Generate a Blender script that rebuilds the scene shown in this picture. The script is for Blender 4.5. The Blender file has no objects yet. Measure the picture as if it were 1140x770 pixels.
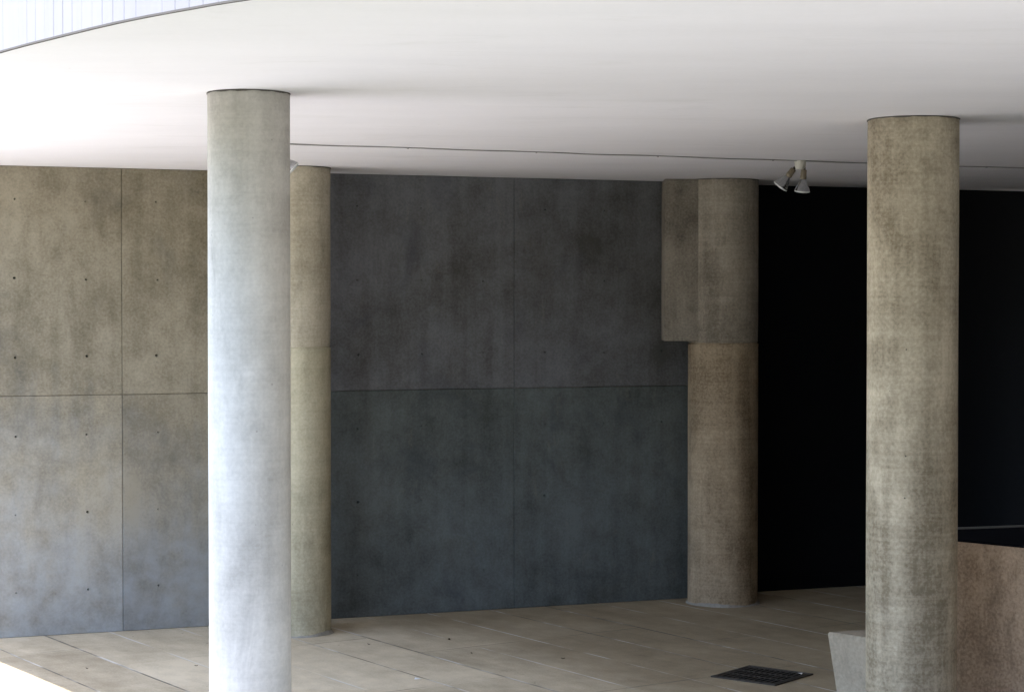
import bpy, bmesh, math, random
from mathutils import Vector, Matrix
R = math.radians
random.seed(7)
sc = bpy.context.scene
C = sc.collection
H = 3.6            # underside of the slab
EYE = 2.55         # camera height

# ------------------------------------------------------------------ helpers
def link(name, bm, mat, parent=None, smooth=False, angle=None):
    me = bpy.data.meshes.new(name)
    bmesh.ops.recalc_face_normals(bm, faces=bm.faces[:])
    bm.to_mesh(me); bm.free()
    me.materials.append(mat)
    if smooth:
        for p in me.polygons: p.use_smooth = True
        if angle is not None:
            me.set_sharp_from_angle(angle=angle)
    o = bpy.data.objects.new(name, me); C.objects.link(o)
    if parent: o.parent = parent
    return o

def empty(name, loc, rz=0):
    o = bpy.data.objects.new(name, None); C.objects.link(o)
    o.empty_display_size = .2
    o.location = loc; o.rotation_euler = (0, 0, rz)
    return o

def tag(o, label=None, cat=None, group=None, kind=None):
    if label: o['label'] = label
    if cat: o['category'] = cat
    if group: o['group'] = group
    if kind: o['kind'] = kind
    return o

def copy_tree(o, parent=None):
    c = o.copy(); C.objects.link(c)
    if parent: c.parent = parent
    for ch in [x for x in C.objects if x.parent == o]:
        copy_tree(ch, c)
    return c

def lathe(bm, prof, segs=64, mtx=None, cap0=True, cap1=True):
    rings = []
    for r, z in prof:
        ring = []
        for i in range(segs):
            a = 2*math.pi*i/segs
            v = Vector((r*math.cos(a), r*math.sin(a), z))
            ring.append(bm.verts.new(mtx @ v if mtx else v))
        rings.append(ring)
    for a, b in zip(rings, rings[1:]):
        for i in range(segs):
            j = (i+1) % segs
            bm.faces.new((a[i], a[j], b[j], b[i]))
    if cap0: bm.faces.new(rings[0][::-1])
    if cap1: bm.faces.new(rings[-1])

def prism(bm, bottom, top, z0, z1):
    n = len(bottom)
    a = [bm.verts.new((x, y, z0)) for x, y in bottom]
    b = [bm.verts.new((x, y, z1)) for x, y in top]
    bm.faces.new(a[::-1]); bm.faces.new(b)
    for i in range(n):
        j = (i+1) % n
        bm.faces.new((a[i], a[j], b[j], b[i]))

def box(bm, x0, x1, y0, y1, z0, z1):
    p = [(x0, y0), (x1, y0), (x1, y1), (x0, y1)]
    prism(bm, p, p, z0, z1)

def tube(bm, pts, r, segs=10):
    pts = [Vector(p) for p in pts]
    rings = []
    for i, p in enumerate(pts):
        d = (pts[min(i+1, len(pts)-1)] - pts[max(i-1, 0)]).normalized()
        up = Vector((0, 0, 1)) if abs(d.z) < .95 else Vector((0, 1, 0))
        s = d.cross(up).normalized(); t = s.cross(d)
        rings.append([bm.verts.new(p + r*(math.cos(2*math.pi*k/segs)*s + math.sin(2*math.pi*k/segs)*t)) for k in range(segs)])
    for a, b in zip(rings, rings[1:]):
        for k in range(segs):
            l = (k+1) % segs
            bm.faces.new((a[k], a[l], b[l], b[k]))
    bm.faces.new(rings[0][::-1]); bm.faces.new(rings[-1])

# ------------------------------------------------------------------ materials
class NT:
    def __init__(s, name):
        s.m = bpy.data.materials.new(name); s.m.use_nodes = True
        s.t = s.m.node_tree; s.n = s.t.nodes; s.b = s.n['Principled BSDF']
    def node(s, typ, **kw):
        n = s.n.new(typ)
        for k, v in kw.items(): setattr(n, k, v)
        return n
    def put(s, sock, v):
        if isinstance(v, bpy.types.NodeSocket): s.t.links.new(v, sock)
        else: sock.default_value = v
    def math(s, op, a, b=0.0, clamp=False):
        n = s.node('ShaderNodeMath', operation=op, use_clamp=clamp)
        s.put(n.inputs[0], a); s.put(n.inputs[1], b); return n.outputs[0]
    def vmath(s, op, a, b):
        n = s.node('ShaderNodeVectorMath', operation=op)
        s.put(n.inputs[0], a); s.put(n.inputs[1], b); return n.outputs[0]
    def mix(s, f, a, b, mode='MIX'):
        n = s.node('ShaderNodeMix', data_type='RGBA', blend_type=mode)
        s.put(n.inputs[0], f); s.put(n.inputs[6], a); s.put(n.inputs[7], b); return n.outputs[2]
    def noise(s, vec, scale, detail=4, rough=.55, dist=0):
        n = s.node('ShaderNodeTexNoise'); s.put(n.inputs['Vector'], vec)
        n.inputs['Scale'].default_value = scale; n.inputs['Detail'].default_value = detail
        n.inputs['Roughness'].default_value = rough; n.inputs['Distortion'].default_value = dist
        return n.outputs['Fac']
    def voro(s, vec, scale, feature='F1'):
        n = s.node('ShaderNodeTexVoronoi', feature=feature); s.put(n.inputs['Vector'], vec)
        n.inputs['Scale'].default_value = scale
        return n
    def ramp(s, f, lo, hi, a=0.0, b=1.0):
        n = s.node('ShaderNodeMapRange'); n.clamp = True
        s.put(n.inputs[0], f); s.put(n.inputs[1], lo); s.put(n.inputs[2], hi); s.put(n.inputs[3], a); s.put(n.inputs[4], b)
        return n.outputs[0]
    def coord(s, jitter=True):
        c = s.node('ShaderNodeTexCoord').outputs['Object']
        if jitter:
            r = s.node('ShaderNodeObjectInfo').outputs['Random']
            off = s.math('MULTIPLY', r, 37.0)
            cb = s.node('ShaderNodeCombineXYZ')
            s.put(cb.inputs[0], off); s.put(cb.inputs[1], off)
            c = s.vmath('ADD', c, cb.outputs[0])
        return c
    def scl(s, vec, xyz): return s.vmath('MULTIPLY', vec, xyz)
    def bump(s, h, strength, dist):
        n = s.node('ShaderNodeBump'); n.inputs['Strength'].default_value = strength
        n.inputs['Distance'].default_value = dist; s.put(n.inputs['Height'], h)
        s.put(s.b.inputs['Normal'], n.outputs[0])
    def fin(s, col, rough=.85, spec=.25):
        s.put(s.b.inputs['Base Color'], col); s.put(s.b.inputs['Roughness'], rough)
        s.b.inputs['Specular IOR Level'].default_value = spec
        return s.m

def concrete(name, dark, light, streak=.5, pores=.6, rings=0.0, blotch=1.0, tone=False, grain=.9, stain=1.0):
    k = NT(name)
    p = k.coord()
    big = k.noise(p, .9, 5, .6, .3)
    med = k.noise(p, 4.5, 6, .65)
    fine = k.noise(p, 55, 3, .6)
    stk = k.noise(k.scl(p, (7, 7, .45)), 1, 4, .6)
    f = k.math('ADD', k.math('MULTIPLY', k.math('SUBTRACT', big, .5), 1.5*blotch), k.math('MULTIPLY', k.math('SUBTRACT', med, .5), 1.1))
    f = k.math('ADD', f, k.math('MULTIPLY', k.math('SUBTRACT', stk, .5), 1.3*streak))
    f = k.math('ADD', f, k.math('MULTIPLY', k.math('SUBTRACT', fine, .5), grain))
    if rings:
        rg = k.noise(k.scl(p, (1.2, 1.2, 45)), 1, 3, .6)
        f = k.math('ADD', f, k.math('MULTIPLY', k.math('SUBTRACT', rg, .5), rings))
    f = k.math('ADD', f, .5, True)
    col = k.mix(f, (*dark, 1), (*light, 1))
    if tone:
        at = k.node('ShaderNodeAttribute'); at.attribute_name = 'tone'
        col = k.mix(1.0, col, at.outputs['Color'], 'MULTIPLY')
        # chalky bloom with bluish skylight painted in, rising unevenly from the wall foot
        raw = k.node('ShaderNodeTexCoord').outputs['Object']
        sz = k.node('ShaderNodeSeparateXYZ'); k.put(sz.inputs[0], raw)
        hgt = k.math('ADD', sz.outputs[2], k.math('MULTIPLY', k.math('SUBTRACT', big, .5), 3.2))
        hgt = k.math('ADD', hgt, k.math('MULTIPLY', k.math('SUBTRACT', stk, .5), 1.3))
        bloom_and_skylight = k.math('MULTIPLY', k.ramp(hgt, 1.95, .5), k.ramp(med, .3, .7, .35, 1))
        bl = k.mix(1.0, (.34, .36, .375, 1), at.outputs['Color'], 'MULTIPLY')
        col = k.mix(k.math('MULTIPLY', k.math('MULTIPLY', bloom_and_skylight, .85), at.outputs['Alpha']), col, bl)
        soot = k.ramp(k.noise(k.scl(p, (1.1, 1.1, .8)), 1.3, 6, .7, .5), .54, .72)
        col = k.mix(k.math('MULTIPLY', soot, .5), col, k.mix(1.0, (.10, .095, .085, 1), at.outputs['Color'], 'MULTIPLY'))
    # dark weather stains and pale scuffs with their own outlines
    st2 = k.ramp(k.noise(k.scl(p, (2.6, 2.6, 1.1)), 1.4, 7, .72, .6), .56, .70)
    col = k.mix(k.math('MULTIPLY', st2, .38*stain), col, (dark[0]*.5, dark[1]*.5, dark[2]*.5, 1))
    sc2 = k.ramp(k.noise(k.scl(p, (4, 4, 1.6)), 1.7, 7, .75, .3), .60, .72)
    col = k.mix(k.math('MULTIPLY', sc2, .35*stain), col, (min(1, light[0]*1.15), min(1, light[1]*1.15), min(1, light[2]*1.17), 1))
    # small bug holes
    v = k.voro(k.scl(p, (1, 1, 1)), 16)
    pore = k.ramp(v.outputs['Distance'], .05, .09, 1, 0)
    sel = k.math('GREATER_THAN', v.outputs['Color'], .86)
    sep = k.node('ShaderNodeSeparateColor'); k.put(sep.inputs[0], v.outputs['Color'])
    sel = k.math('GREATER_THAN', sep.outputs[0], .82)
    pore = k.math('MULTIPLY', k.math('MULTIPLY', pore, sel), pores)
    col = k.mix(pore, col, (.05, .045, .04, 1))
    h = k.math('ADD', k.math('MULTIPLY', fine, .35), k.math('MULTIPLY', med, .8))
    h = k.math('SUBTRACT', h, k.math('MULTIPLY', pore, 1.2))
    k.bump(h, .35, .006)
    return k.fin(col, .82, .25)

M = {}
M['column'] = concrete('column concrete', (.19, .155, .104), (.56, .485, .365), 1.1, .9, .45, 1.4, grain=1.0, stain=.8)
M['brown_column'] = concrete('brown column concrete', (.175, .127, .078), (.50, .395, .27), .8, .5, .5, 1.4, grain=1.2, stain=1.3)
M['sandy_column'] = concrete('sandy column concrete', (.29, .255, .185), (.62, .56, .44), .6, .5, .45, 1.1)
M['ochre_column'] = concrete('ochre column concrete', (.28, .25, .165), (.58, .53, .385), .6, .5, .45, 1.1)
M['grey_column'] = concrete('grey brown column concrete', (.165, .142, .11), (.44, .385, .31), .9, .5, .5, 1.4, grain=1.1, stain=1.3)
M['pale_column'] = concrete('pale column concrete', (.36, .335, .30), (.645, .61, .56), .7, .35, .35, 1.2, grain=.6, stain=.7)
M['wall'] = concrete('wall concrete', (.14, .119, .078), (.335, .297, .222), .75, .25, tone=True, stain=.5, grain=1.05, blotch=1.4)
M['block'] = concrete('tan block concrete', (.20, .135, .085), (.53, .38, .255), .5, 1.0, blotch=1.5, grain=1.4, stain=1.4)
M['bench'] = concrete('pale bench concrete', (.24, .205, .155), (.47, .405, .315), .4, .8)
M['pier'] = concrete('pier concrete', (.13, .112, .088), (.35, .308, .25), 1.0, .5, blotch=1.4, stain=1.5, grain=1.2)
M['hole'] = NT('tie hole').fin((.045, .04, .034, 1), .95, .1)

def ceiling_mat():
    k = NT('white plaster')
    p = k.coord(False)
    a = k.noise(k.scl(p, (.5, 2.2, 1)), 1, 5, .6)
    b = k.noise(p, 30, 4, .6)
    c = k.noise(p, 1.1, 5, .6, .4)
    f = k.math('ADD', k.math('MULTIPLY', k.math('SUBTRACT', a, .5), .9), k.math('MULTIPLY', k.math('SUBTRACT', b, .5), .35))
    f = k.math('ADD', f, k.math('MULTIPLY', k.math('SUBTRACT', c, .5), .7))
    f = k.math('ADD', f, .5, True)
    col = k.mix(f, (.79, .762, .785, 1), (.90, .87, .895, 1))
    v = k.voro(p, 2.6)
    sp = k.node('ShaderNodeSeparateColor'); k.put(sp.inputs[0], v.outputs['Color'])
    dot = k.math('MULTIPLY', k.ramp(v.outputs['Distance'], .012, .03, 1, 0), k.math('GREATER_THAN', sp.outputs[0], .55))
    col = k.mix(k.math('MULTIPLY', dot, k.math('GREATER_THAN', sp.outputs[1], .5)), col, (.93, .93, .92, 1))
    col = k.mix(k.math('MULTIPLY', k.math('MULTIPLY', dot, k.math('LESS_THAN', sp.outputs[1], .5)), .5), col, (.35, .33, .30, 1))
    st = k.ramp(k.noise(k.scl(p, (.7, 2.0, 1)), 1.1, 7, .7, .5), .56, .74)
    col = k.mix(k.math('MULTIPLY', st, .3), col, (.62, .60, .585, 1))
    k.bump(k.math('ADD', k.math('MULTIPLY', b, .3), a), .25, .01)
    return k.fin(col, .75, .2)
M['ceiling'] = ceiling_mat()

def fascia_mat():
    k = NT('board formed pale concrete')
    uv = k.node('ShaderNodeUVMap').outputs[0]
    sep = k.node('ShaderNodeSeparateXYZ'); k.put(sep.inputs[0], uv)
    u = sep.outputs[0]
    cell = k.math('FLOOR', k.math('DIVIDE', u, .085))
    fr = k.math('FRACT', k.math('DIVIDE', u, .085))
    wn = k.node('ShaderNodeTexWhiteNoise', noise_dimensions='1D'); k.put(wn.inputs['W'], cell)
    edge = k.math('MULTIPLY', k.ramp(k.math('ABSOLUTE', k.math('SUBTRACT', fr, .5)), .44, .49, 0, 1), k.ramp(wn.outputs['Value'], .3, .8))
    n = k.noise(k.coord(False), 6, 5, .6)
    st = k.noise(k.scl(uv, (14, .8, 1)), 1, 4, .6)
    f = k.math('ADD', k.math('MULTIPLY', n, .4), k.math('MULTIPLY', st, .5))
    col = k.mix(f, (.20, .188, .195, 1), (.28, .265, .272, 1))
    col = k.mix(k.math('MULTIPLY', edge, .55), col, (.10, .095, .11, 1))
    k.bump(k.math('SUBTRACT', wn.outputs['Value'], k.math('MULTIPLY', edge, 1.5)), .4, .008)
    return k.fin(col, .8, .2)
M['fascia'] = fascia_mat()

JDIR = (-.555, .832)    # run of the paving joints
def floor_mat():
    k = NT('worn concrete paving')
    p = k.coord(False)
    sep = k.node('ShaderNodeSeparateXYZ'); k.put(sep.inputs[0], p)
    x, y = sep.outputs[0], sep.outputs[1]
    wob = k.math('MULTIPLY', k.math('SUBTRACT', k.noise(p, 2.5, 3), .5), .012)
    s = k.math('ADD', k.math('ADD', k.math('MULTIPLY', x, .832), k.math('MULTIPLY', y, .555)), wob)
    t = k.math('ADD', k.math('ADD', k.math('MULTIPLY', x, -.555), k.math('MULTIPLY', y, .832)), wob)
    PER = 2.02
    a = k.math('DIVIDE', k.math('SUBTRACT', s, 5.40-PER*20), PER)
    cell = k.math('FLOOR', a)
    fr = k.math('MULTIPLY', k.math('FRACT', a), PER)
    def line(v, at, w):
        return k.ramp(k.math('ABSOLUTE', k.math('SUBTRACT', v, at)), w*.5, w, 1, 0)
    main = k.math('MAXIMUM', line(fr, 0.02, .014), line(fr, PER-.47, .010))
    sub = k.math('MAXIMUM', line(fr, .50, .011), line(fr, 1.02, .011))
    b = k.math('DIVIDE', k.math('ADD', t, k.math('MULTIPLY', cell, .77)), 1.9)
    cross = line(k.math('MULTIPLY', k.math('FRACT', b), 1.9), .03, .008)
    cb = k.node('ShaderNodeCombineXYZ'); k.put(cb.inputs[0], cell); k.put(cb.inputs[1], k.math('FLOOR', b))
    wn = k.node('ShaderNodeTexWhiteNoise', noise_dimensions='2D'); k.put(wn.inputs['Vector'], cb.outputs[0])
    big = k.noise(p, .7, 6, .65, .4)
    med = k.noise(p, 5, 6, .65)
    fine = k.noise(p, 70, 3, .65)
    # scuffs drawn out along the joints
    sc_ = k.node('ShaderNodeCombineXYZ'); k.put(sc_.inputs[0], k.math('MULTIPLY', s, 5.0)); k.put(sc_.inputs[1], k.math('MULTIPLY', t, .9))
    scuff = k.noise(sc_.outputs[0], 1, 5, .65)
    f = k.math('MULTIPLY', k.math('SUBTRACT', big, .5), 1.2)
    for q, w in ((med, .9), (fine, .8), (scuff, .9), (wn.outputs['Value'], .5)):
        f = k.math('ADD', f, k.math('MULTIPLY', k.math('SUBTRACT', q, .5), w))
    f = k.math('ADD', f, .5, True)
    col = k.mix(f, (.31, .25, .165, 1), (.64, .54, .385, 1))
    right_dark = k.ramp(k.math('ADD', s, k.math('MULTIPLY', k.math('SUBTRACT', med, .5), .06)), 7.70, 8.35)  # paving turns darker and browner towards the right, across a joint
    col = k.mix(k.math('MULTIPLY', right_dark, .75), col, k.mix(1.0, col, (.58, .54, .48, 1), 'MULTIPLY'))
    brk = k.ramp(k.noise(p, 1.6, 4, .6), .42, .60)
    whit = k.math('MULTIPLY', k.math('MULTIPLY', k.math('MAXIMUM', main, sub), brk), .85)
    dark = k.math('MULTIPLY', k.math('MULTIPLY', k.math('MAXIMUM', main, cross), k.math('SUBTRACT', 1.0, brk)), .75)
    col = k.mix(whit, col, (.62, .59, .54, 1))
    col = k.mix(dark, col, (.07, .062, .052, 1))
    # stains and grit
    spot = k.ramp(k.noise(p, 9, 4, .7), .66, .74)
    col = k.mix(k.math('MULTIPLY', spot, .5), col, (.10, .09, .075, 1))
    v = k.voro(p, 5.5)
    sp = k.node('ShaderNodeSeparateColor'); k.put(sp.inputs[0], v.outputs['Color'])
    grit = k.math('MULTIPLY', k.ramp(v.outputs['Distance'], .03, .055, 1, 0), k.math('GREATER_THAN', sp.outputs[0], .75))
    col = k.mix(k.math('MULTIPLY', grit, .8), col, (.06, .05, .04, 1))
    h = k.math('SUBTRACT', k.math('ADD', k.math('MULTIPLY', fine, .3), med), k.math('MULTIPLY', k.math('MAXIMUM', k.math('MAXIMUM', main, sub), cross), 1.5))
    k.bump(h, .3, .006)
    return k.fin(col, .72, .3)
M['floor'] = floor_mat()

def plain(name, col, rough=.8, spec=.3, metal=0.0, var=.15, scale=20):
    k = NT(name)
    n = k.noise(k.coord(), scale, 5, .6)
    c = k.mix(n, tuple(x*(1-var) for x in col)+(1,), tuple(min(1, x*(1+var)) for x in col)+(1,))
    k.b.inputs['Metallic'].default_value = metal
    return k.fin(c, rough, spec)
M['black'] = plain('near black shade', (.009, .0092, .011), .95, .03)  # near black for the recess shade sheet and the added side blocker
M['slate'] = plain('dark slate', (.004, .0045, .007), .8, .04)
M['trim'] = plain('pale metal trim', (.20, .20, .19), .5, .3)
M['drip'] = plain('dark drip edge', (.10, .088, .08), .8, .2)
M['enamel'] = plain('cream enamel', (.58, .55, .48), .5, .4, 0, .12, 60)
M['bronze'] = plain('tan lamp holder', (.22, .18, .125), .5, .4, .2, .2, 60)
M['swivel'] = plain('dark swivel', (.04, .035, .03), .5, .4, .5)
M['reflector'] = plain('silvered bulb glass', (.42, .425, .43), .14, .5, .9, .35, 40)
M['lens'] = plain('frosted bulb face', (.75, .75, .74), .3, .5)
M['cable'] = plain('grey cable', (.32, .31, .30), .7, .2)
M['iron'] = plain('dark cast iron', (.05, .042, .035), .6, .4, .3, .4, 60)
M['pit'] = plain('drain pit', (.006, .006, .006), .95, .05)
M['mortar'] = plain('mortar ring', (.33, .31, .27), .9, .2, 0, .35, 25)
M['leaf'] = plain('dry leaf', (.07, .045, .025), .8, .2, 0, .4, 60)
M['paper'] = plain('paper scrap', (.75, .74, .72), .8, .2)

# ------------------------------------------------------------------ ground
bm = bmesh.new()
g = 250
vs = [bm.verts.new(p) for p in ((-g, -g, 0), (g, -g, 0), (g, g, 0), (-g, g, 0))]
bm.faces.new(vs)
tag(link('floor', bm, M['floor']), kind='structure')

# pale sunlit paving outside, left of the covered floor (edge follows a paving joint)
def pale_mat():
    k = NT('pale paving')
    p = k.coord(False)
    n = k.noise(p, 1.2, 6, .65); f2 = k.noise(p, 60, 3, .6)
    f = k.math('ADD', k.math('MULTIPLY', n, .7), k.math('MULTIPLY', f2, .4))
    k.bump(f2, .3, .004)
    return k.fin(k.mix(f, (.33, .32, .305, 1), (.46, .45, .435, 1)), .85, .2)
M['pale'] = pale_mat()
def spt(s_, t_): return (s_*.832 + t_*(-.555), s_*.555 + t_*.832)
bm = bmesh.new()
PL = [spt(4.3, 40), spt(4.3, 9.0), (-7.0, 8.9), (-14, 7.6), (-60, 7), (-60, 60)]
f = bm.faces.new([bm.verts.new((x, y, .004)) for x, y in PL])
tag(link('plaza', bm, M['pale']), kind='structure')
M['unseen_path'] = plain('unseen grey asphalt strip', (.265, .255, .245), .9, .15, 0, .25, 4)  # unseen grey strip added in front to tune bounce onto the ceiling
bm = bmesh.new()
f = bm.faces.new([bm.verts.new((x, y, .004)) for x, y in ((-7.0, 8.5), (-3.4, 8.9), (-2.3, 7.5), (-.8, 5.6), (1.2, 3.4), (3, 2.0), (8, 1.2), (200, 0), (200, 6), (8, 6), (3, 6.6), (.5, 8.0), (-1.42, 9.84), (-7.0, 8.9))])
tag(link('unseen_path', bm, M['unseen_path']), kind='structure')
M['unseen_lawn'] = plain('unseen dull lawn', (.035, .05, .02), .95, .1, 0, .4, 3)  # unseen dark ground, added and shaped to cut bounce light from the front
bm = bmesh.new()
f = bm.faces.new([bm.verts.new((x, y, .004)) for x, y in ((-200, 5.0), (-200, -200), (200, -200), (200, 0), (8, 1.2), (3, 2.0), (1.2, 3.4), (-.8, 5.6), (-2.3, 7.5), (-3.4, 8.9), (-7.0, 8.5), (-14, 7.3), (-60, 6.8))])
tag(link('unseen_lawn', bm, M['unseen_lawn']), kind='structure')

# ------------------------------------------------------------------ curved overhead building
EDGE = [(-6.4, 24), (-6.3, 20), (-6.0, 17), (-5.60, 14.57), (-4.81, 13.435), (-4.63, 13.177), (-4.455, 12.925), (-4.28, 12.67), (-4.10, 12.415), (-3.90, 12.10), (-3.48, 11.05), (-3.0, 9.82), (-2.56, 8.94), (-2.15, 8.30), (-1.77, 7.79), (-1.45, 7.39),
        (-1.157, 7.08), (-.888, 6.83), (-.1, 6.2), (1.2, 5.45), (3.0, 4.8), (5.5, 4.4), (9, 4.2), (14, 4.2)]
def catmull(P, n=8):
    out = []
    for i in range(len(P)-1):
        p0, p1, p2, p3 = [Vector(P[max(0, min(len(P)-1, i+k))]) for k in (-1, 0, 1, 2)]
        for j in range(n):
            t = j/n
            out.append(tuple(.5*((2*p1)+(p2-p0)*t+(2*p0-5*p1+4*p2-p3)*t*t+(3*p1-p0-3*p2+p3)*t**3)))
    out.append(tuple(P[-1]))
    return out
edge = catmull(EDGE)
BTOP = 8.2
bld = empty('building', (0, 0, 0))
tag(bld, 'pale building overhang with curved edge and flat white ceiling carried on round columns', 'building')
poly = edge + [(14, 24)]
bm = bmesh.new()
vs = [bm.verts.new((x, y, H)) for x, y in poly]
f = bm.faces.new(vs)
bmesh.ops.triangulate(bm, faces=[f])
ceil = link('ceiling', bm, M['ceiling'], bld)
for p in ceil.data.polygons:
    pass
bm = bmesh.new()
uvl = bm.loops.layers.uv.new('UVMap')
acc = 0; prev = None; cols = []
for x, y in edge:
    if prev: acc += math.hypot(x-prev[0], y-prev[1])
    prev = (x, y)
    cols.append((bm.verts.new((x, y, H+.005)), bm.verts.new((x, y, BTOP)), acc))
for a, b in zip(cols, cols[1:]):
    f = bm.faces.new((a[0], b[0], b[1], a[1]))
    for l, (u, v) in zip(f.loops, ((a[2], 0), (b[2], 0), (b[2], BTOP-H), (a[2], BTOP-H))): l[uvl].uv = (u, v)
fas = link('fascia', bm, M['fascia'], bld, True)
bm = bmesh.new()
vs = [bm.verts.new((x, y, BTOP)) for x, y in poly]
f = bm.faces.new(vs); bmesh.ops.triangulate(bm, faces=[f])
link('roof', bm, M['fascia'], bld)
bm = bmesh.new()
for (xa, ya), (xb, yb) in (((14, 4.2), (14, 24)), ((14, 24), (-6.4, 24))):
    v = [bm.verts.new(p) for p in ((xa, ya, H), (xb, yb, H), (xb, yb, BTOP), (xa, ya, BTOP))]
    bm.faces.new(v)
link('outer_wall', bm, M['pier'], bld)
# thin drip strip along the lower edge of the curved face
bm = bmesh.new()
pr = []
for i, (x, y) in enumerate(edge):
    a = Vector(edge[max(0, i-1)]); b = Vector(edge[min(len(edge)-1, i+1)])
    d = (b-a).normalized(); n = Vector((d.y, -d.x))
    if n.x > 0 and n.y > 0: n = -n
    if n.dot(Vector((-1, -1))) < 0: n = -n
    w = .0015*math.sin(i*1.7) + random.uniform(-.001, .001)
    o = Vector((x, y))
    pr.append([bm.verts.new((*(o+n*k), z)) for k, z in ((-.012, H-.002), (.002+w*.5, H-.002), (.002+w*.5, H+.006), (-.012, H+.006))])
for a, b in zip(pr, pr[1:]):
    for k in range(4):
        l = (k+1) % 4
        bm.faces.new((a[k], a[l], b[l], b[k]))
link('drip_edge', bm, M['drip'], bld)

# ------------------------------------------------------------------ rear concrete wall, cast in panels with tie holes
WANG = math.atan2(1.97, 5.2)
wall = empty('concrete_wall', (-3.03, 15.356, 0), WANG)
tag(wall, 'grey brown cast concrete rear wall with panel joints and rows of tie holes, running behind the columns', 'wall')
PW = 1.63
def wall_panel(bm, lay, u0, u1, z0, z1, us, zs, tone, hv):
    """one cast panel facing -y with bevelled rim; us, zs = tie hole centres"""
    g_ = .0016; b_ = .0035
    x0, x1, y0, y1 = u0+g_, u1-g_, z0+g_, z1-g_
    xi0, xi1, yi0, yi1 = x0+b_, x1-b_, y0+b_, y1-b_
    faces = []
    us = [u for u in us if xi0+.05 < u < xi1-.05]
    xs = [xi0] + [(a+b)/2 for a, b in zip(us, us[1:])] + [xi1]
    ys = [yi0] + [(a+b)/2 for a, b in zip(zs, zs[1:])] + [yi1]
    N = 24
    if us:
        for ci, cu in enumerate(us):
            for ri, cz in enumerate(zs):
                L, Rr, B, T = xs[ci], xs[ci+1], ys[ri], ys[ri+1]
                hu, hz = cu+random.uniform(-.006, .006), cz+random.uniform(-.006, .006)
                corner = [math.atan2(yy-hz, xx-hu) % (2*math.pi) for xx, yy in ((Rr, T), (L, T), (L, B), (Rr, B))]
                angs = sorted([2*math.pi*i/N+.0137 for i in range(N)] + corner)
                outer, inner, deep = [], [], []
                r = (.0105 if tone[0] > .8 else .0085)*random.uniform(.55, 1.2)
                for a in angs:
                    c, s = math.cos(a), math.sin(a)
                    tx = (Rr-hu)/c if c > 1e-9 else ((L-hu)/c if c < -1e-9 else 1e9)
                    tz = (T-hz)/s if s > 1e-9 else ((B-hz)/s if s < -1e-9 else 1e9)
                    q = min(tx, tz)
                    outer.append(bm.verts.new((hu+c*q, 0, hz+s*q)))
                    inner.append(bm.verts.new((hu+c*r, 0, hz+s*r)))
                    deep.append(bm.verts.new((hu+c*r*.7, .03, hz+s*r*.7)))
                n = len(angs)
                for i in range(n):
                    j = (i+1) % n
                    faces.append(bm.faces.new((outer[i], inner[i], inner[j], outer[j])))
                    faces.append(bm.faces.new((inner[i], deep[i], deep[j], inner[j])))
                fb = bm.faces.new(deep)
                faces.append(fb)
                hv.append((hu, hz, r))
    else:
        v = [bm.verts.new(p) for p in ((xi0, 0, yi0), (xi1, 0, yi0), (xi1, 0, yi1), (xi0, 0, yi1))]
        faces.append(bm.faces.new(v))
    # bevelled rim into the joint
    ri = [(xi0, 0, yi0), (xi1, 0, yi0), (xi1, 0, yi1), (xi0, 0, yi1)]
    ro = [(x0, b_, y0), (x1, b_, y0), (x1, b_, y1), (x0, b_, y1)]
    rd = [(x0, .014, y0), (x1, .014, y0), (x1, .014, y1), (x0, .014, y1)]
    for A, Bq in ((ri, ro), (ro, rd)):
        va = [bm.verts.new(p) for p in A]; vb = [bm.verts.new(p) for p in Bq]
        for i in range(4):
            j = (i+1) % 4
            faces.append(bm.faces.new((va[i], va[j], vb[j], vb[i])))
    for f in faces:
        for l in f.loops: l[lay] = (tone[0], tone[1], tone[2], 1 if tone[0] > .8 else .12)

bm = bmesh.new()
lay = bm.loops.layers.float_color.new('tone')
holes = []
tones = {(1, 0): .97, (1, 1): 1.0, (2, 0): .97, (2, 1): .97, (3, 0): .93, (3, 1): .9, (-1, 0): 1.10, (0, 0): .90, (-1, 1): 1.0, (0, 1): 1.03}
for pi in range(-2, 4):
    u0, u1 = pi*PW, min((pi+1)*PW, 5.3)
    for row, (z0, z1, zs) in enumerate(((0.0, 1.845, (.34, .94, 1.54)), (1.845, H, (2.14, 2.74, 3.34)))):
        t = tones.get((pi, row), random.uniform(.92, 1.06))
        wall_panel(bm, lay, u0, u1, z0, z1, [u0+.272, u0+.815, u0+1.358], list(zs), (t, t, t) if pi < 1 else ((t*.46, t*.585, t*.78) if row == 0 else (t*.57, t*.655, t*.93)), holes)  # right-hand panels: cool shade put into their darker, bluer tone
for f in bm.faces: pass
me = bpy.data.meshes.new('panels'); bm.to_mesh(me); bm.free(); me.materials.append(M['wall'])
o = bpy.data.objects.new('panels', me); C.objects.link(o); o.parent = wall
bm = bmesh.new()
for u, z, r in holes:
    v = [bm.verts.new((u+math.cos(a*math.pi/5)*r*.72, .0285, z+math.sin(a*math.pi/5)*r*.72)) for a in range(10)]
    bm.faces.new(v)
link('tie_hole_plugs', bm, M['hole'], wall)
bm = bmesh.new()
box(bm, -2*PW, 5.3, .0195+.0105+.01, .30, 0.0, H-.002)
box(bm, -2*PW, 5.3, .0120, .040, -.01, .003)
core = link('core', bm, M['pier'], wall)

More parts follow.
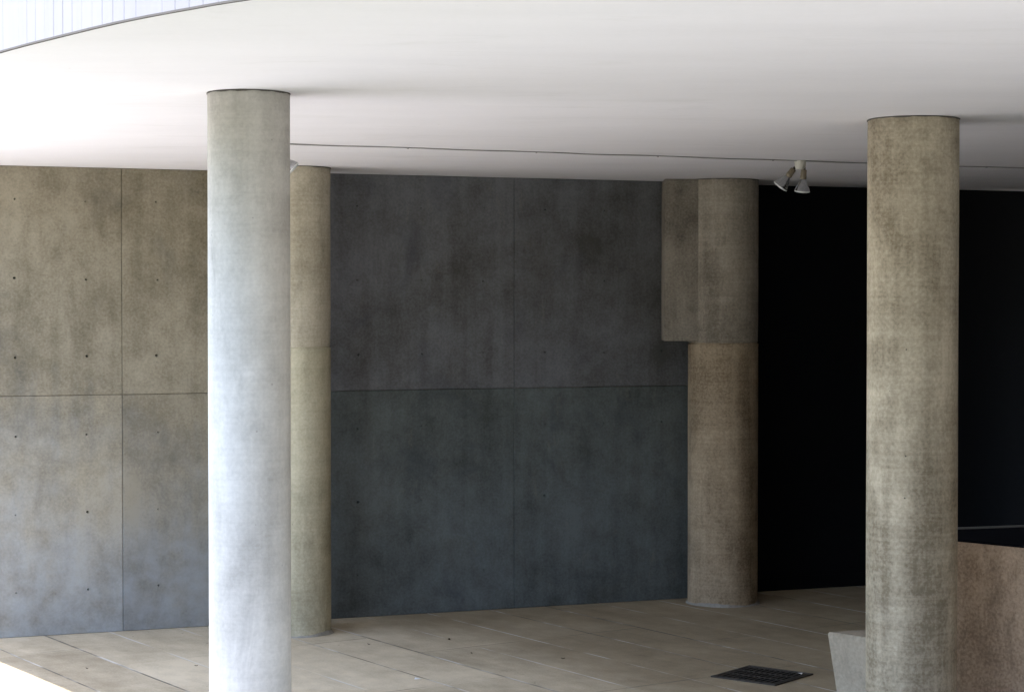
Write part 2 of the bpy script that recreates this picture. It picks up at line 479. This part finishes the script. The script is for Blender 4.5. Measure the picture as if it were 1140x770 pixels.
# black sheet, its colour standing in for the deep shade of a recess
dk = empty('recess_shade', (-3.03, 15.356, 0), WANG)
tag(dk, 'near black sheet put in for the deep shade of a recess, right of the corbelled column', 'wall')
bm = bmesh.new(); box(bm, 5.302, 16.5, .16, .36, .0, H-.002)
link('shade_face', bm, M['black'], dk)
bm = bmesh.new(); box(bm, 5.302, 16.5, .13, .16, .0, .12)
link('shade_foot_strip', bm, M['black'], dk)

# unseen black blocker added to keep light off the back right
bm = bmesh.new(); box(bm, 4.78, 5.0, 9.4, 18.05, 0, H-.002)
sw = link('side_blocker', bm, M['black'])
tag(sw, 'unseen near black blocker added at far right to darken the covered space', 'wall')

# ------------------------------------------------------------------ columns
def column(x, y, r, label, joint=None, ring=True, seed=0, mat='column', mat2='column'):
    e = empty('concrete_column', (x, y, 0), R(seed*71))
    tag(e, label, 'column', 'round concrete columns')
    bm = bmesh.new()
    prof = [(r, 0.0)]
    zs = [i*H/24 for i in range(1, 24)]
    if joint:
        zs = [z for z in zs if abs(z-joint) > .05]
    pts = [(r*(1+.0022*math.sin(z*3.1+seed)), z) for z in zs]
    if joint:
        pts += [(r+.001, joint-.012), (r-.008, joint-.005), (r-.008, joint+.005), (r-.004, joint+.011)]
    prof += sorted(pts, key=lambda q: q[1]) + [(r, H-.006), (r-.003, H-.0015)]
    if joint:
        lo = [q for q in prof if q[1] < joint-.001]+[(r-.008, joint)]
        hi = [(r-.008, joint)]+[q for q in prof if q[1] > joint+.001]
        lathe(bm, lo, 96); link('lower_shaft', bm, M[mat], e, True, R(35))
        bm = bmesh.new(); lathe(bm, hi, 96); link('upper_shaft', bm, M[mat2], e, True, R(35))
    else:
        lathe(bm, prof, 96)
        link('shaft', bm, M[mat], e, True, R(35))
    # uneven filled joint under the ceiling
    bm = bmesh.new(); rr = []
    for i in range(96):
        a = 2*math.pi*i/96
        w = .0015+.0025*abs(math.sin(a*4+seed)*math.sin(a*9+2*seed))+random.uniform(0, .0012)
        hh = .004+.005*abs(math.sin(a*6+seed*3)*math.sin(a*2.5))+random.uniform(0, .002)
        rr.append([bm.verts.new((math.cos(a)*q, math.sin(a)*q, z)) for q, z in ((r+w, H-.0008), (r+w, H-hh), (r-.006, H-hh-.001))])
    for i in range(96):
        A, B = rr[i], rr[(i+1) % 96]
        for q in range(2): bm.faces.new((A[q], B[q], B[q+1], A[q+1]))
    link('head_joint', bm, M['drip'], e)
    if ring:
        bm = bmesh.new()
        segs = 72; prof = []
        rings = []
        for i in range(segs):
            a = 2*math.pi*i/segs
            w = .016+.008*math.sin(a*5+seed)+random.uniform(-.003, .003)
            hh = .022+.01*math.sin(a*3+seed*2)+random.uniform(-.003, .003)
            rings.append([bm.verts.new((math.cos(a)*q, math.sin(a)*q, z)) for q, z in ((r-.01, hh), (r+.004, hh), (r+w, .001))])
        for i in range(segs):
            A, B = rings[i], rings[(i+1) % segs]
            for q in range(2): bm.faces.new((A[q], B[q], B[q+1], A[q+1]))
        link('mortar_ring', bm, M['mortar'], e)
    return e
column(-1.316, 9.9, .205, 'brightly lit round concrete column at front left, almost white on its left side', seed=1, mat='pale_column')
column(-1.655, 15.3, .25, 'round concrete column with a cast joint, half hidden behind the white lit front column', 2.22, seed=2, mat='ochre_column', mat2='sandy_column')
column(1.80, 16.85, .298, 'round concrete column with an angular corbel on its upper left, against the dark recess', 2.22, seed=3, mat='brown_column', mat2='grey_column')
column(2.29, 11.3, .257, 'thick tan concrete column at front right, standing before the low concrete blocks', seed=4)

# flat corbel block beside the upper half of the third column
bm = bmesh.new()
F = Vector((math.cos(WANG), math.sin(WANG)))
box(bm, 1.285, 1.575, 16.66, 17.10, 2.235, H-.002)
bmesh.ops.bevel(bm, geom=[e for e in bm.edges], offset=.006, segments=1, affect='EDGES')
cb = link('corbel', bm, M['pier'])
tag(cb, 'flat faced concrete corbel hanging from the ceiling between rear wall and round column', 'corbel')

# ------------------------------------------------------------------ low concrete blocks on the right
def inset(P, k, d):
    c = Vector((sum(p[0] for p in P)/len(P), sum(p[1] for p in P)/len(P)))
    return [tuple(Vector(p)+(c-Vector(p)).normalized()*d) for p in P]
bt = [(1.958, 12.26), (2.440, 11.778), (2.66, 12.50)]
bb = [(2.035, 12.235), (2.460, 11.815), (2.66, 12.44)]
bm = bmesh.new(); prism(bm, bb, bt, 0, .51)
bmesh.ops.bevel(bm, geom=[e for e in bm.edges], offset=.008, segments=2, affect='EDGES')
bn = link('concrete_bench', bm, M['bench'])
tag(bn, 'low pale concrete bench block with inward sloping end, left of the thick tan column', 'bench')
pp = empty('concrete_parapet', (0, 0, 0))
tag(pp, 'waist high brown concrete parapet with black top, right of the thick tan column', 'parapet')
P = [(2.455, 11.763), (4.25, 9.968), (4.70, 12.746), (2.66, 12.17)]
bm = bmesh.new(); prism(bm, P, P, 0, 1.15)
bmesh.ops.bevel(bm, geom=[e for e in bm.edges], offset=.008, segments=2, affect='EDGES')
link('body', bm, M['block'], pp)
Q = [(2.475, 11.775), (4.245, 10.005), (4.68, 12.716), (2.665, 12.152)]
bm = bmesh.new(); prism(bm, Q, Q, 1.14, 1.158)
link('black_top', bm, M['slate'], pp)
bm = bmesh.new()
a, b = Vector((2.665, 12.160)), Vector((4.68, 12.728))
n = Vector((-(b-a).y, (b-a).x)).normalized()*.02
T = [tuple(a), tuple(b), tuple(b+n), tuple(a+n)]
prism(bm, T, T, 1.152, 1.168)
link('edge_trim', bm, M['trim'], pp)

# ------------------------------------------------------------------ floor drain
dr = empty('floor_drain', (1.715, 13.50, 0), R(-38))
tag(dr, 'square black iron drain grate set in the floor left of the bench', 'drain')
S = .235
bm = bmesh.new(); v = [bm.verts.new(p) for p in ((-S, -S, .004), (S, -S, .004), (S, S, .004), (-S, S, .004))]; bm.faces.new(v)
link('pit', bm, M['pit'], dr)
bm = bmesh.new()
for x0, x1, y0, y1 in ((-S-.02, S+.02, -S-.02, -S), (-S-.02, S+.02, S, S+.02), (-S-.02, -S, -S, S), (S, S+.02, -S, S)):
    box(bm, x0, x1, y0, y1, .002, .010)
link('frame', bm, M['iron'], dr)
bm = bmesh.new()
for i in range(11):
    x = -S+.0214+i*(2*S-.0428)/10
    box(bm, x-.010, x+.010, -S, S, .0045, .0085)
for i in range(4):
    y = -S+.0214+i*(2*S-.0428)/3
    box(bm, -S, S, y-.006, y+.006, .0046, .0092)
link('grate', bm, M['iron'], dr)

# ------------------------------------------------------------------ cable and twin floodlights under the ceiling
def cab(t):  # line across the ceiling, parallel to the rear wall
    return Vector((-1.457+5.417*t, 12.98+2.32*t))
cr = empty('ceiling_cable', (cab(0).x, cab(0).y, H))
tag(cr, 'thin grey cable running across the white ceiling to the twin floodlights', 'cable')
bm = bmesh.new()
pts = []
for i in range(81):
    t = -.08+i*1.55/80
    q = cab(t)
    off = .005*math.sin(t*23)+.003*math.sin(t*51+1)
    pts.append((q.x-cab(0).x, q.y-cab(0).y+off, -.005-.002*math.sin(t*37)))
tube(bm, pts, .0042, 8)
link('cable', bm, M['cable'], cr, True)
for i in range(9):
    q = cab(-.02+i*.16)-cab(0)
    bm = bmesh.new(); box(bm, q.x-.006, q.x+.006, q.y-.014, q.y+.014, -.011, -.001)
    link('clip', bm, M['cable'], cr)

def floodlight(loc, rz, label, angs):
    e = empty('twin_floodlight', loc, rz)
    tag(e, label, 'floodlight', 'twin floodlights on the ceiling')
    bm = bmesh.new()
    lathe(bm, [(.0, 0), (.046, -.001), (.047, -.02), (.045, -.05), (.036, -.066), (.018, -.074), (.0001, -.075)], 32, cap0=False, cap1=False)
    link('junction_box', bm, M['enamel'], e, True, R(50))
    e.scale = (.92, .92, .92)
    for sx, tilt, back in angs:
        base = Vector((sx*.034, 0, -.045))
        # local +z points along the lamp
        rot = Matrix.Rotation(math.pi+0, 4, 'X')
        m = Matrix.Translation(base) @ Matrix.Rotation(R(tilt), 4, 'Y') @ Matrix.Rotation(R(back), 4, 'X') @ rot
        bm = bmesh.new()
        lathe(bm, [(.010, 0), (.012, .03), (.014, .035)], 20, m)
        sw_ = link('swivel', bm, M['swivel'], e, True, R(40))
        bm = bmesh.new()
        lathe(bm, [(.018, .028), (.023, .034), (.024, .075), (.0255, .078), (.0265, .098), (.022, .104)], 28, m)
        h = link('lamp_holder', bm, M['bronze'], e, True, R(40))
        bm = bmesh.new()
        lathe(bm, [(.018, .100), (.024, .112), (.032, .130), (.047, .158), (.056, .180), (.060, .192), (.061, .198)], 36, m, cap1=False)
        bl = link('bulb', bm, M['reflector'], h, True, R(50))
        bm = bmesh.new()
        lathe(bm, [(.061, .1975), (.0625, .201), (.060, .206), (.045, .211), (.02, .214), (.0001, .2145)], 36, m, cap0=False, cap1=False)
        bf = link('bulb_face', bm, M['lens'], h, True, R(60))
    return e
t_ = (891-323)/(1140-323)
q = Vector((2.115, 14.53))
floodlight((q.x, q.y, H), R(0), 'pair of bulb floodlights on a round cream ceiling box, before the dark recess', ((-1, 36, 12), (1, 4, 8)))
floodlight((-1.613, 13.02, H), R(0), 'pair of ceiling bulb floodlights mostly hidden by the white lit front column', ((-1, 30, 0), (1, -48, 5)))

# ------------------------------------------------------------------ litter on the floor
def ground_at(u, v):
    Y = 2200*EYE/(v-338); return ((u-570)/2200*Y, Y)
proto = None
for i, (u, v) in enumerate(((410, 719), (500, 714), (525, 729), (627, 735), (95, 746), (217, 743))):
    x, y = ground_at(u, v)
    if proto is None:
        bm = bmesh.new()
        n = 9; up = []
        for k in range(n):
            a = k/(n-1); w = .013*math.sin(math.pi*a)**.7+.0004
            zc = .006+.010*abs(a-.5)*2
            up.append((bm.verts.new((a*.06-.03, -w, zc+.006)), bm.verts.new((a*.06-.03, 0, zc-.002)), bm.verts.new((a*.06-.03, w, zc+.005))))
        for A, B in zip(up, up[1:]):
            bm.faces.new((A[0], B[0], B[1], A[1])); bm.faces.new((A[1], B[1], B[2], A[2]))
        lf = link('dry_leaf', bm, M['leaf'])
        md = lf.modifiers.new('thick', 'SOLIDIFY'); md.thickness = .0012
        tag(lf, 'small curled brown leaf lying on the concrete floor', 'leaf', 'fallen leaves on the floor')
        proto = o = lf
    else:
        o = proto.copy(); C.objects.link(o)
    o.location = (x, y, .003); o.rotation_euler = (0, 0, random.uniform(0, 6.28))
    s = random.uniform(.4, .75); o.scale = (s, s, s)
for i, (u, v) in enumerate(((464.5, 758), (892, 753))):
    x, y = ground_at(u, v)
    bm = bmesh.new()
    w = .022
    v0 = [bm.verts.new(p) for p in ((-w, -w*.6, .002), (w*.9, -w*.7, .006), (w, w*.5, .003), (-w*.8, w*.7, .011))]
    bm.faces.new(v0)
    o = link('paper_scrap', bm, M['paper'])
    md = o.modifiers.new('thick', 'SOLIDIFY'); md.thickness = .001
    tag(o, ('tiny white scrap on the open floor between the front columns', 'tiny white scrap lying on the black drain grate')[i], 'paper scrap')
    o.location = (x, y, .006 if i == 0 else .012); o.rotation_euler = (0, 0, i*1.3)

# ------------------------------------------------------------------ unseen brick blockers added to cut front and low sky light
M['brick'] = plain('brown blocker brick', (.11, .065, .045), .9, .15, 0, .3, 8)
M['glass'] = plain('dark blocker window glass', (.02, .022, .025), .15, .5)
M['stone'] = plain('grey blocker stone', (.25, .24, .22), .85, .2)
def brick_blocker(x, y, rz, L, D, HH, label):
    e = empty('light_blocker', (x, y, 0), rz)
    tag(e, label, 'building', 'added brick light blockers round the court')
    bm = bmesh.new(); box(bm, 0, L, -D, 0, 0, HH); link('blocker_walls', bm, M['brick'], e)
    bm = bmesh.new(); box(bm, -.2, L+.2, -D-.2, .2, HH, HH+.25); link('roof', bm, M['stone'], e)
    n = int(L/3.2)
    for k in range(n):
        for zz in (0.9, 3.6):
            if zz+1.5 > HH: continue
            cx = (k+.5)*L/n
            bm = bmesh.new(); box(bm, cx-.6, cx+.6, .004, .03, zz, zz+1.5)
            wn = link('window', bm, M['glass'], e)
            bm = bmesh.new(); box(bm, cx-.7, cx+.7, .004, .09, zz-.12, zz-.002); link('sill', bm, M['stone'], wn)
    return e
brick_blocker(-8, -7, 0, 34, 9, 7.5, 'long low unseen brown brick blocker added behind the camera to cut front light')
brick_blocker(-25, 4, R(-32), 18, 9, 5.6, 'shorter unseen brown brick blocker added at the left front to cut low sky light')

# ------------------------------------------------------------------ camera
cam = bpy.data.cameras.new('Camera'); co = bpy.data.objects.new('Camera', cam); C.objects.link(co)
cam.sensor_width = 36; cam.lens = 36*2200/1140
cam.clip_end = 1000
co.location = (0, 0, EYE)
co.rotation_euler = (R(90)-math.atan2(47, 2200), 0, 0)
sc.camera = co

# ------------------------------------------------------------------ daylight
SUN_EL = R(70)
TRAVEL = Vector((.9, .43)).normalized()
w = bpy.data.worlds.new('World'); sc.world = w; w.use_nodes = True
nt = w.node_tree
sky = nt.nodes.new('ShaderNodeTexSky'); sky.sky_type = 'NISHITA'; sky.sun_disc = False
sky.sun_elevation = SUN_EL
az = math.atan2(-TRAVEL.x, -TRAVEL.y)      # towards the sun, from +Y clockwise
sky.sun_rotation = az
nt.links.new(sky.outputs[0], nt.nodes['Background'].inputs[0])
nt.nodes['Background'].inputs[1].default_value = .15
sl = bpy.data.lights.new('Sun', 'SUN'); sl.energy = 2.8; sl.angle = R(.5); sl.color = (1, .965, .91)
so = bpy.data.objects.new('Sun', sl); C.objects.link(so)
d = Vector((TRAVEL.x*math.cos(SUN_EL), TRAVEL.y*math.cos(SUN_EL), -math.sin(SUN_EL)))
so.rotation_euler = d.to_track_quat('-Z', 'Y').to_euler()
so.location = (-6, -4, 14)

sc.view_settings.view_transform = 'Standard'; sc.view_settings.look = 'None'
sc.view_settings.exposure = 2.78; sc.view_settings.gamma = 1
sc.render.engine = 'CYCLES'
cy = sc.cycles
cy.max_bounces = 10; cy.diffuse_bounces = 7; cy.glossy_bounces = 3
cy.use_denoising = True
try: cy.denoiser = 'OPENIMAGEDENOISE'
except Exception: pass
cy.sample_clamp_indirect = 6
